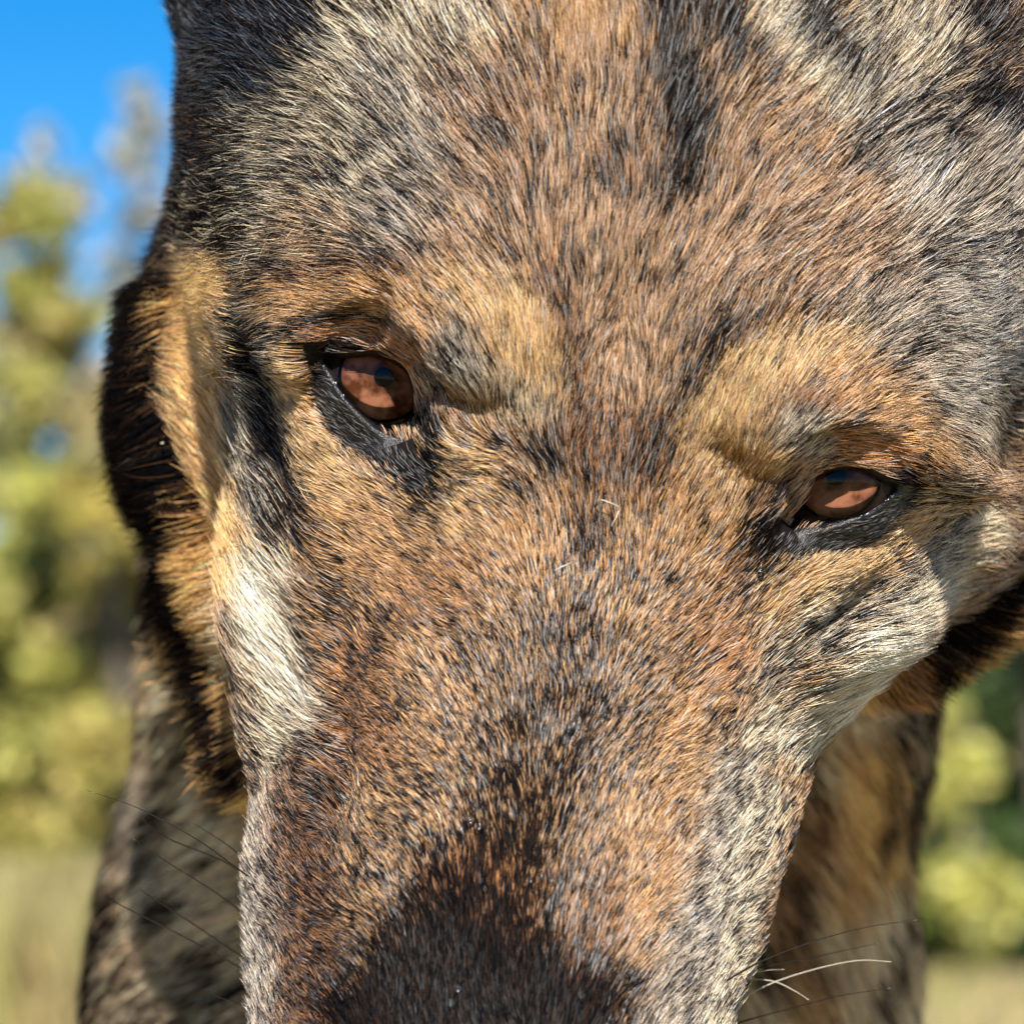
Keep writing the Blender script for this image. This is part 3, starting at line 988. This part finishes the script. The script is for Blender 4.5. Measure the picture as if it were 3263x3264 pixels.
d2 = np.where((lay == 0)[:, None], sample(FM, px, py), sample(BM, px, py))
ang = (noise(p, .9, 1) - .5) * .45 + (noise(p, 3.2, 2) - .5) * .4 + rng.normal(0, .10, NH)
ca, sa = np.cos(ang), np.sin(ang)
dx, dy = d2[:, 0] * ca - d2[:, 1] * sa, d2[:, 0] * sa + d2[:, 1] * ca
d3 = np.stack([dx, -dy, np.where(lay == 0, -.18, -.35)], 1)
dn = (d3 * n).sum(1)
t = d3 - (dn * np.where(dn > 0, .72, 1.0))[:, None] * n
t /= np.linalg.norm(t, axis=1)[:, None] + 1e-9
b = np.cross(n, t)
lift = np.where(lay == 0, .34, .5) + rng.normal(0, .08, NH)
lift = np.where(L < .25, .3, lift)
S = np.array([0, .2, .45, .72, 1.0])
bend = rng.normal(0, .09, NH)
pts = (p[:, None, :] + L[:, None, None] * (t[:, None, :] * (S * .96)[None, :, None]
       + n[:, None, :] * (lift[:, None] * (S - .62 * S ** 2)[None, :])[:, :, None]
       + b[:, None, :] * (bend[:, None] * (S ** 2)[None, :])[:, :, None]))
# clumps: tips gather towards the middle of their tuft
cs = np.where(lay == 0, np.where(L > .9, .11, .07), .32)
key = np.floor((p + (noise(p, 2.0, 5)[:, None] - .5) * .1) / cs[:, None]).astype(np.int64)
kk = (key[:, 0] + 4096) * 8192 * 8192 + (key[:, 1] + 4096) * 8192 + key[:, 2] + 4096 + lay * (1 << 45)
_, inv, cn = np.unique(kk, return_inverse=True, return_counts=True)
cent = np.stack([np.bincount(inv, p[:, i]) for i in range(3)], 1) / cn[:, None]
tm = np.stack([np.bincount(inv, (pts[:, -1] - p)[:, i]) for i in range(3)], 1) / cn[:, None]
pull = (cent[inv] - p)
pull -= (pull * n).sum(1)[:, None] * n
pts += pull[:, None, :] * (.6 * S ** 1.3)[None, :, None] * np.where(lay == 0, 1, .55)[:, None, None]
pts += (tm[inv] - (pts[:, -1] - p))[:, None, :] * (.35 * S ** 1.2)[None, :, None]

# colours: dark and light hairs mixed by the coat map
C = np.zeros((NH, 3)); Dk = np.zeros(NH)
jx, jy = to_px(pts[:, 2] * .5 + pts[:, 3] * .5)
jit = np.where(lay == 0, 30.0, np.where(lay == 1, 9.0, 20.0))
for e in EYES:
    de = np.hypot(px - e['c'][0], py - e['c'][1])
    jit = np.minimum(jit, np.clip(6 + (de - 200) * .12, 6, 32))
jx, jy = jx + rng.normal(0, 1, NH) * jit, jy + rng.normal(0, 1, NH) * jit
for i, (cm, dm) in enumerate(LAYERS):
    s = lay == i
    C[s] = sample(cm, jx[s], jy[s]); Dk[s] = sample(dm, jx[s], jy[s])
sn = p.copy()
along = (sn * t).sum(1)
streak = np.stack([(sn * b).sum(1) * 5.0, along * 1.3, sn[:, 2] * 1.5], 1)
Dk = np.clip(Dk + np.where(lay == 2, (noise(p, .55, 8) - .5) * .9, 0) + (noise(p, 2.2, 3) - .5) * .34 * (1 - np.abs(2 * Dk - 1)) + (noise(streak, 1.0, 4) - .5) * .34 * (1 - np.abs(2 * Dk - 1)), 0, 1)
k2 = np.floor((p + (noise(p, 3.0, 6)[:, None] - .5) * .12) / np.where(lay == 0, np.where(L > .45, .12, .06), np.where(lay == 1, .3, .55))[:, None]).astype(np.int64)
_, inv2 = np.unique((k2[:, 0] + 4096) * 8192 * 8192 + (k2[:, 1] + 4096) * 8192 + k2[:, 2] + 4096 + lay * (1 << 45), return_inverse=True)
cu = rng.random(inv2.max() + 1)[inv2]
u = np.where(rng.random(NH) < .66, cu, rng.random(NH))
dark = u < Dk
val = np.exp(rng.normal(0, .30, NH) + (cu - .5) * .8 - .08)
lightc = np.clip(C * val[:, None] * (1 + rng.normal(0, .03, (NH, 3))), .01, .95)
pale = rng.random(NH) < .06
lightc[pale] = np.clip(lightc[pale] * 1.35 + .08, 0, .95)
dkc = np.where((rng.random(NH) < .35 * np.clip(1.3 - Dk, 0, 1))[:, None], np.array([.040, .020, .011]), np.array([.0042, .0038, .0044])) * np.exp(rng.normal(0, .25, NH))[:, None]
tip = np.where(dark[:, None], dkc, lightc)
root = np.where(dark[:, None], dkc * 1.2, lightc * np.array([.46, .36, .27]))  # light hairs banded darker at the root, also painting shade into the gaps
blacktip = (~dark) & (rng.random(NH) < .35 * Dk)
tip[blacktip] = dkc[blacktip] * 1.4

rad0 = np.where(lay == 0, .0042, np.where(lay == 1, .0065, .010)) * wid * (.75 + .5 * rng.random(NH))
rad0 = np.where(L < .3, .0045, rad0)
radii = rad0[:, None] * np.array([.75, 1.0, .95, .7, .12])[None]

W = V2W(pts.reshape(-1, 3)) - BASE
hc = bpy.data.hair_curves.new('fur')
hc.add_curves([5] * NH)
hc.attributes['position'].data.foreach_set('vector', W.astype(np.float32).ravel())
ra = hc.attributes.get('radius') or hc.attributes.new('radius', 'FLOAT', 'POINT')
ra.data.foreach_set('value', (radii.ravel() * .01).astype(np.float32))
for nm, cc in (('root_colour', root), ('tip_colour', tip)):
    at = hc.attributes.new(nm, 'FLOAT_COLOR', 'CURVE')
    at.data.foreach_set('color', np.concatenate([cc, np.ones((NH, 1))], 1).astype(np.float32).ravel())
gloss = np.where(rng.random(NH) < .22, rng.uniform(.06, .34, NH), .004) * np.where(lay == 0, 1, .4) * np.where(Dk > .78, np.where(py < 620, .5, .06), 1) * np.where((C.max(1) - C.min(1) < .35 * C.max(1)) & (lay == 0), 2.6, 1)
gloss = np.where(L < .22, rng.uniform(.0, .14, NH), gloss)
at = hc.attributes.new('gloss', 'FLOAT', 'CURVE')
at.data.foreach_set('value', gloss.astype(np.float32))
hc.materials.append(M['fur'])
fur = bpy.data.objects.new('fur', hc)
if not CLAY:
    col.objects.link(fur)
fur.parent = dog
fur['kind'] = 'stuff'

# ------------------------------------------------------------------ whiskers
WH = [
    [(880, 2850), (832, 2823), (742, 2757), (622, 2672), (441, 2576), (278, 2519)],
    [(840, 2815), (796, 2793), (700, 2739), (561, 2684), (515, 2660), (471, 2630), (455, 2605)],
    [(830, 2945), (790, 2922), (682, 2841), (537, 2750), (423, 2672)],
    [(800, 3062), (754, 3037), (622, 2949), (519, 2883), (447, 2835)],
    [(820, 3115), (772, 3088), (622, 3004), (441, 2913), (330, 2858), (312, 2845)],
    [(830, 2790), (778, 2738), (712, 2684), (616, 2624)],
    [(830, 3225), (778, 3205), (706, 3181), (640, 3151)],
    [(2230, 3180), (2281, 3148), (2413, 3070), (2582, 3004), (2763, 2955), (2943, 2930)],
    [(2330, 3108), (2389, 3091), (2522, 3064), (2672, 3034), (2802, 3005)],
    [(2280, 3240), (2341, 3196), (2461, 3133), (2612, 3085), (2739, 3061), (2840, 3066)],
    [(2310, 3125), (2359, 3121), (2461, 3127), (2534, 3160), (2576, 3187)],
    [(2310, 3140), (2365, 3112), (2437, 3094), (2498, 3090)],
    [(2300, 3285), (2353, 3260), (2522, 3214), (2672, 3175), (2853, 3148)],
]
for wi, wpts in enumerate(WH):
    x = np.array(wpts, float)
    z0 = float(surf_z(np.array([x[1, 0]]), np.array([x[1, 1]]))[0])
    if z0 < -6:
        z0 = -4.5
    zz = z0 + .15 + np.linspace(-.3, 1.2, len(x))
    pp = smooth_line([P(a, b_, c_) for (a, b_), c_ in zip(x, zz)], 20)
    vs_, fs = tube(pp, .012 if wi in (9, 10, 11) else .021, .004, 6)
    mesh_obj('whisker', V2W(vs_), fs, M['pale_hair' if wi in (9, 10, 11) else 'whisker'], dog, BASE)  # some right whiskers coloured pale in place of bright glints

# water droplets, shed hairs and a tear on the face
vs_, fs = sphere(np.zeros(3), .01, (0, 0, 1), R(2), R(178), 8, 10)
drop = None
DROPS = [(1815, 2315), (1827, 2309), (1839, 2319), (1812, 2324), (1920, 2296), (1929, 2270), (1555, 2430), (1585, 2433), (1500, 2612), (1527, 2631), (1472, 2640),
         (1525, 2788), (1531, 2806), (1546, 2832), (1725, 2790), (1690, 2805), (1757, 2800), (1460, 3150), (1436, 3196), (1842, 2030), (1850, 2008), (1985, 2486), (1770, 1960),
         (1560, 2010), (1850, 3170), (1300, 2250)]
dz = surf_z(np.array([a for a, _ in DROPS], float), np.array([b_ for _, b_ in DROPS], float))
for (a, b_), z_ in zip(DROPS, dz):
    if drop is None:
        o = drop = mesh_obj('water_droplet', vs_, fs, M['water'])
    else:
        o = drop.copy(); col.objects.link(o)
    o.location = V2W(P(a, b_, z_ + .17)).tolist()
    k_ = rng.uniform(.035, .065)
    o.scale = (k_, k_, k_)
    tag(o, 'tiny clear water droplet caught in the short fur on the bridge of the muzzle', 'water droplet', 'water droplets on the muzzle')
td = surf_z(np.array([2425.]), np.array([1808.]))[0]
o = drop.copy(); col.objects.link(o); o.name = 'tear_drop'
o.location = V2W(P(2425, 1808, td + .14)).tolist(); o.scale = (.065, .06, .08)
tag(o, 'clear tear hanging below the inner corner of the eye on the right', 'tear')
del o['group']
for ln, lb in (([(1915, 1592), (1945, 1602), (1975, 1616)], 'pale shed hair lying crosswise between the eyes'),
               ([(1948, 1678), (1960, 1655), (1972, 1628)], 'pale shed hair lying upright below the crosswise one'),
               ([(1768, 1818), (1790, 1806), (1815, 1796)], 'pale shed hair lying on the upper muzzle bridge, lowest of three')):
    x = np.array(ln, float)
    z_ = surf_z(x[:, 0], x[:, 1])
    vs_, fs = tube([P(a, b_, c_ + .24) for (a, b_), c_ in zip(x, z_)], .009, .006, 5)
    base = V2W(P(*x[1], z_[1]))
    o = mesh_obj('shed_hair', V2W(vs_), fs, M['pale_hair'], None, base)
    o.location = base.tolist()
    tag(o, lb, 'hair', 'shed hairs on the muzzle')

for ln in ([(520, 1412), (470, 1424), (430, 1424), (385, 1419)], [(3180, 1658), (3225, 1662), (3275, 1670)], [(3180, 1625), (3240, 1632), (3290, 1640)],
           [(2790, 2300), (2840, 2280), (2890, 2240)]):
    x = np.array(ln, float)
    z_ = np.maximum(surf_z(x[:, 0], x[:, 1]), -9.5) + .8
    vs_, fs = tube(smooth_line([P(a, b_, c_) for (a, b_), c_ in zip(x, z_)], 12), .016, .008, 5)
    mesh_obj('stray_hair', V2W(vs_), fs, M['pale_hair'], dog, BASE)

# nose leather at the end of the muzzle
c = P(1490, 3700, 3.4)
vs_, fs = sphere(c, 1.0, (0, -.3, 1), R(.5), R(179.5), 20, 32)
vs_ = c + (vs_ - c) * np.array([1.9, 1.25, 1.2])
mesh_obj('nose', V2W(vs_), fs, M['nose'], dog, BASE)

# ------------------------------------------------------------------ landscape
def noise_mat(name, cols, scale, rough=.9, detail=6):
    m, nt, p = new_mat(name)
    tc = N(nt, 'ShaderNodeTexCoord')
    no = N(nt, 'ShaderNodeTexNoise')
    no.inputs['Scale'].default_value = scale
    no.inputs['Detail'].default_value = detail
    rp = N(nt, 'ShaderNodeValToRGB')
    el = rp.color_ramp.elements
    el[0].position, el[0].color = .3, (*cols[0], 1)
    el[1].position, el[1].color = .7, (*cols[-1], 1)
    for i, c_ in enumerate(cols[1:-1]):
        e_ = el.new(.3 + .4 * (i + 1) / (len(cols) - 1)); e_.color = (*c_, 1)
    nt.links.new(tc.outputs['Object'], no.inputs['Vector'])
    nt.links.new(no.outputs['Fac'], rp.inputs[0])
    nt.links.new(rp.outputs[0], p.inputs['Base Color'])
    p.inputs['Roughness'].default_value = rough
    return m


def matte(m):
    m.node_tree.nodes['Principled BSDF'].inputs['Specular IOR Level'].default_value = 0
    return m


M['ground'] = matte(noise_mat('ground', [(.20, .16, .07), (.30, .24, .12), (.38, .31, .18)], .8))
M['path'] = noise_mat('path', [(.45, .40, .33), (.55, .50, .42)], 3)
M['bark'] = noise_mat('bark', [(.06, .045, .035), (.16, .13, .10)], 14)


def leaf_mat():
    m, nt, p = new_mat('leaf')
    at = N(nt, 'ShaderNodeAttribute', attribute_name='leaf_colour')
    tr = N(nt, 'ShaderNodeBsdfTranslucent')
    ms = N(nt, 'ShaderNodeMixShader')
    ms.inputs[0].default_value = .3
    nt.links.new(at.outputs['Color'], p.inputs['Base Color'])
    nt.links.new(at.outputs['Color'], tr.inputs['Color'])
    p.inputs['Roughness'].default_value = .5
    nt.links.new(p.outputs[0], ms.inputs[1]); nt.links.new(tr.outputs[0], ms.inputs[2])
    nt.links.new(ms.outputs[0], nt.nodes['Material Output'].inputs['Surface'])
    return m


M['leaf'] = leaf_mat()
g_n = 60
xs = np.concatenate([-np.geomspace(900, .5, g_n), [0], np.geomspace(.5, 900, g_n)])
ys = xs
GX2, GY2 = np.meshgrid(xs, ys)
vz = np.zeros(GX2.size)
vs_ = np.stack([GX2.ravel(), GY2.ravel(), vz], 1)
k = len(xs)
ii = (np.arange(k - 1)[:, None] * k + np.arange(k - 1)[None]).ravel()
ground = mesh_obj('ground', vs_, np.stack([ii, ii + 1, ii + k + 1, ii + k], 1), M['ground'])
tag(ground, 'dry grassy ground in ochre tones', kind='structure')
yy = np.linspace(-30, 30, 40)
pv = []
for x_ in yy:
    y_ = 14.3 + .25 * math.sin(x_ * .35)
    pv += [(x_, y_ - .9, .004), (x_, y_ + .9, .004)]
pf = np.array([(2 * i, 2 * i + 2, 2 * i + 3, 2 * i + 1) for i in range(39)])
tag(mesh_obj('path', pv, pf, M['path']), 'pale gravel path behind the dog', kind='structure')

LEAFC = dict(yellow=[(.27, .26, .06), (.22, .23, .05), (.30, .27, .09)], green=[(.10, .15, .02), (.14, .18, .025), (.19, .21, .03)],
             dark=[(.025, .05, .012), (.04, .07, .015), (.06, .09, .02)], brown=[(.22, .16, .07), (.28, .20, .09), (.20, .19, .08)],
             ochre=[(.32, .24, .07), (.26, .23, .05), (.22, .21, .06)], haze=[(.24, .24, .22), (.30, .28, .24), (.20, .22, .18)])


LEAFC = {k: [tuple(min(.6, x * dict(dark=1.0, green=1.25, yellow=1.5).get(k, 1.5)) for x in c_) for c_ in v] for k, v in LEAFC.items()}


def leaf_quads(cen, size, colours):
    n_ = len(cen)
    a = rng.normal(size=(n_, 3)); a /= np.linalg.norm(a, axis=1)[:, None]
    b_ = np.cross(a, rng.normal(size=(n_, 3))); b_ /= np.linalg.norm(b_, axis=1)[:, None]
    s_ = (size * (.6 + .8 * rng.random(n_)))[:, None] if np.ndim(size) else size * (.6 + .8 * rng.random(n_))[:, None]
    v = np.stack([cen - a * s_, cen + b_ * s_ * .45, cen + a * s_, cen - b_ * s_ * .45], 1).reshape(-1, 3)
    f = np.arange(n_ * 4).reshape(-1, 4)
    return v, f, np.repeat(colours, 4, 0)


def leaf_object(name, v, f, c_, parent, base):
    o = mesh_obj(name, v, f, M['leaf'], parent, base, smooth=False)
    at = o.data.attributes.new('leaf_colour', 'FLOAT_COLOR', 'POINT')
    at.data.foreach_set('color', np.concatenate([c_, np.ones((len(c_), 1))], 1).astype(np.float32).ravel())
    return o


def tree(label, dist, axis_px, blobs, group='trees behind the dog', leaf=.055, cat='tree', name='small_tree'):
    k = .0100 / PX * dist / .6                       # metres per photo pixel at that distance
    foot = far(axis_px[0], 2730, dist); foot[2] = 0
    o = bpy.data.objects.new(name, None)
    o.location = foot
    o.empty_display_size = .3
    col.objects.link(o)
    tag(o, label, cat, group)
    cs_, cl = [], []
    tv, tf = [], []
    top = far(axis_px[1], min(b_[1] for b_ in blobs) + 40, dist)
    off = 0

    def limb(pts_, r0, r1):
        nonlocal off
        v_, f_ = tube(pts_, r0, r1, 7)
        tv.append(v_); tf.extend([tuple(i + off for i in q) for q in f_]); off += len(v_)
    hh = max(top[2], .8)
    line = smooth_line([foot, foot + (top - foot) * .35 + [.05, 0, 0], foot + (top - foot) * .7 - [.04, 0, 0], top], 14)
    limb(line, .035 + hh * .012, .012)
    for bx, by, br, cn_, dens in blobs:
        c0 = far(bx, by, dist)
        c0 = c0 + np.array([0, rng.normal(0, .25), 0])
        rr = br * k
        i = int(np.argmin(np.abs(line[:, 2] - (c0[2] - rr * .6))))
        limb(smooth_line([line[i], (line[i] + c0) / 2 + [0, 0, .05], c0], 6), .018, .006)
        n_ = int(dens * 900 * (rr / .22) ** 2)
        sub = rng.normal(size=(7, 3)) * rr * .55
        w = rng.integers(0, 7, n_)
        q = c0 + sub[w] * [1, 1.1, 1] + rng.normal(size=(n_, 3)) * rr * .33
        q[:, 2] = np.maximum(q[:, 2], .05)
        cs_.append(q)
        pal = np.array(LEAFC[cn_])
        tone = np.exp(rng.normal(0, .22, 7))[w]
        cl.append(pal[rng.integers(0, len(pal), n_)] * tone[:, None] * np.exp(rng.normal(0, .15, n_))[:, None])
    v, f, c_ = leaf_quads(np.concatenate(cs_), leaf, np.concatenate(cl))
    leaf_object('crown', v, f, c_, o, foot)
    mesh_obj('trunk', np.concatenate(tv), tf, M['bark'], o, foot)
    return o


tree('tall thin sapling with yellow green leaves against the blue sky at the far left', 20, (130, 140),
     [(140, 480, 45, 'haze', .5), (165, 620, 85, 'ochre', 1), (120, 700, 60, 'yellow', 1), (240, 660, 45, 'haze', .5), (150, 760, 60, 'yellow', 1), (30, 700, 80, 'ochre', .7),
      (130, 950, 110, 'yellow', 1.1), (60, 900, 70, 'yellow', .9), (200, 1060, 100, 'ochre', 1), (90, 1120, 100, 'brown', .8), (150, 1240, 120, 'yellow', .9),
      (40, 1300, 90, 'haze', .6), (230, 1300, 80, 'brown', .8), (120, 1480, 120, 'yellow', .9), (60, 1600, 110, 'yellow', .9)])
tree('sparse grey green treetop beside the black ear', 26, (480, 450),
     [(450, 340, 50, 'haze', .45), (470, 420, 55, 'haze', .6), (370, 500, 45, 'haze', .4), (440, 520, 60, 'haze', .45), (480, 700, 80, 'haze', .5), (420, 900, 90, 'haze', .5)])
tree('brownish bush just left of the neck ruff', 18, (380, 380),
     [(350, 1250, 90, 'brown', .8), (300, 1450, 120, 'brown', .9), (380, 1650, 120, 'ochre', 1), (400, 1850, 130, 'ochre', 1.1), (330, 2050, 130, 'brown', 1), (380, 2300, 140, 'ochre', 1.1),
      (330, 2500, 130, 'ochre', 1)], cat='bush', name='bush')
tree('yellow green bush below the thin sapling', 19, (120, 140),
     [(180, 1600, 100, 'yellow', 1), (80, 1750, 120, 'yellow', 1), (240, 1820, 110, 'yellow', 1.1), (120, 1950, 130, 'yellow', 1.2), (260, 2050, 110, 'yellow', 1), (60, 2150, 130, 'yellow', 1.1),
      (200, 2250, 130, 'yellow', 1.2), (100, 2400, 140, 'yellow', 1.1), (280, 2420, 100, 'yellow', 1.1), (-60, 1900, 160, 'yellow', 1), (-100, 2300, 160, 'yellow', 1), (20, 2600, 130, 'yellow', 1.1), (160, 2650, 110, 'ochre', 1.1), (290, 2640, 110, 'yellow', 1.1)], cat='bush', name='bush')
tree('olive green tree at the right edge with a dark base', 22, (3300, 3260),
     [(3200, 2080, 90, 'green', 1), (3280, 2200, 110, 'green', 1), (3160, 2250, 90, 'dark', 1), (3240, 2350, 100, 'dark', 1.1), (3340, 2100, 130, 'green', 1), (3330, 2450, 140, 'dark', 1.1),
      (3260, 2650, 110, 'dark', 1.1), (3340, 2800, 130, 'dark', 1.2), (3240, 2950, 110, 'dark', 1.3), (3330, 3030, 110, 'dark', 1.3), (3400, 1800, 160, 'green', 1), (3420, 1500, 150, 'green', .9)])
tree('bright yellow green bush beside the pale neck fur', 20, (3080, 3090),
     [(3040, 2300, 60, 'yellow', .9), (2990, 2480, 80, 'yellow', 1), (3090, 2430, 60, 'yellow', .9), (3080, 2750, 90, 'yellow', 1.1), (3010, 2850, 90, 'yellow', 1.2), (3130, 2880, 90, 'yellow', 1.2),
      (3060, 2990, 90, 'yellow', 1.1), (3170, 3000, 70, 'green', 1.1), (2960, 3000, 80, 'green', 1)], cat='bush', name='bush')
tree('brown twiggy bush between the two green ones', 24, (3090, 3080),
     [(3060, 2180, 90, 'brown', .9), (3000, 2350, 90, 'ochre', .9), (3110, 2560, 110, 'brown', 1), (3030, 2620, 100, 'brown', 1), (3150, 2700, 90, 'green', 1), (2950, 2700, 120, 'brown', 1),
      (3000, 2900, 130, 'brown', 1)], cat='bush', name='bush')
# the wood far behind reads as one mass
nn_ = 40000
az = rng.uniform(-.42, .42, nn_)
dist = rng.uniform(58, 72, nn_)
hgt = 4.0 + 2.2 * (noise(np.stack([az * 40, dist * 0, dist * 0], 1), .55, 9) * 2 - .6)
q = np.stack([np.sin(az) * dist, np.cos(az) * dist, rng.random(nn_) ** .8 * hgt], 1)
pal = np.array(LEAFC['haze'] + LEAFC['brown'] + LEAFC['green'] + LEAFC['yellow'])
blk = (noise(q, .35, 12) * .999 * len(pal)).astype(int)
v, f, c_ = leaf_quads(q, .42, pal[(blk + rng.integers(0, 4, nn_)) % len(pal)])
wood = leaf_object('distant_woods', v, f, c_, None, None)
tag(wood, 'distant autumn woods along the horizon', kind='stuff')
# tall dry grass
nb = 20000
bx = rng.uniform(-3.4, 3.6, nb); by = rng.uniform(10.2, 17.0, nb)
bx = np.where(rng.random(nb) < .6, rng.uniform(-3.6, -.9, nb), bx)
hl = np.where(bx < -.8, rng.uniform(.25, .72, nb), rng.uniform(.06, .22, nb))
az = rng.uniform(0, 6.283, nb)
lean = rng.normal(0, .18, (nb, 2)) * hl[:, None]
root_ = np.stack([bx, by, np.zeros(nb)], 1)
sd = np.stack([np.cos(az), np.sin(az), np.zeros(nb)], 1) * .006
tipp = root_ + np.stack([lean[:, 0], lean[:, 1], hl], 1)
mid = root_ * .5 + tipp * .5 - np.stack([lean[:, 0], lean[:, 1], np.zeros(nb)], 1) * .2
v = np.stack([root_ - sd, root_ + sd, mid + sd, tipp, mid - sd], 1).reshape(-1, 3)
f = np.arange(nb * 5).reshape(-1, 5)
pal = np.array([(.38, .29, .14), (.45, .35, .18), (.32, .27, .10), (.30, .30, .08)])
grass = leaf_object('dry_grass', v, f, np.repeat(pal[rng.integers(0, 4, nb)] * np.exp(rng.normal(0, .2, nb))[:, None], 5, 0), None, None)
tag(grass, 'dry straw coloured grass behind the dog', kind='stuff')
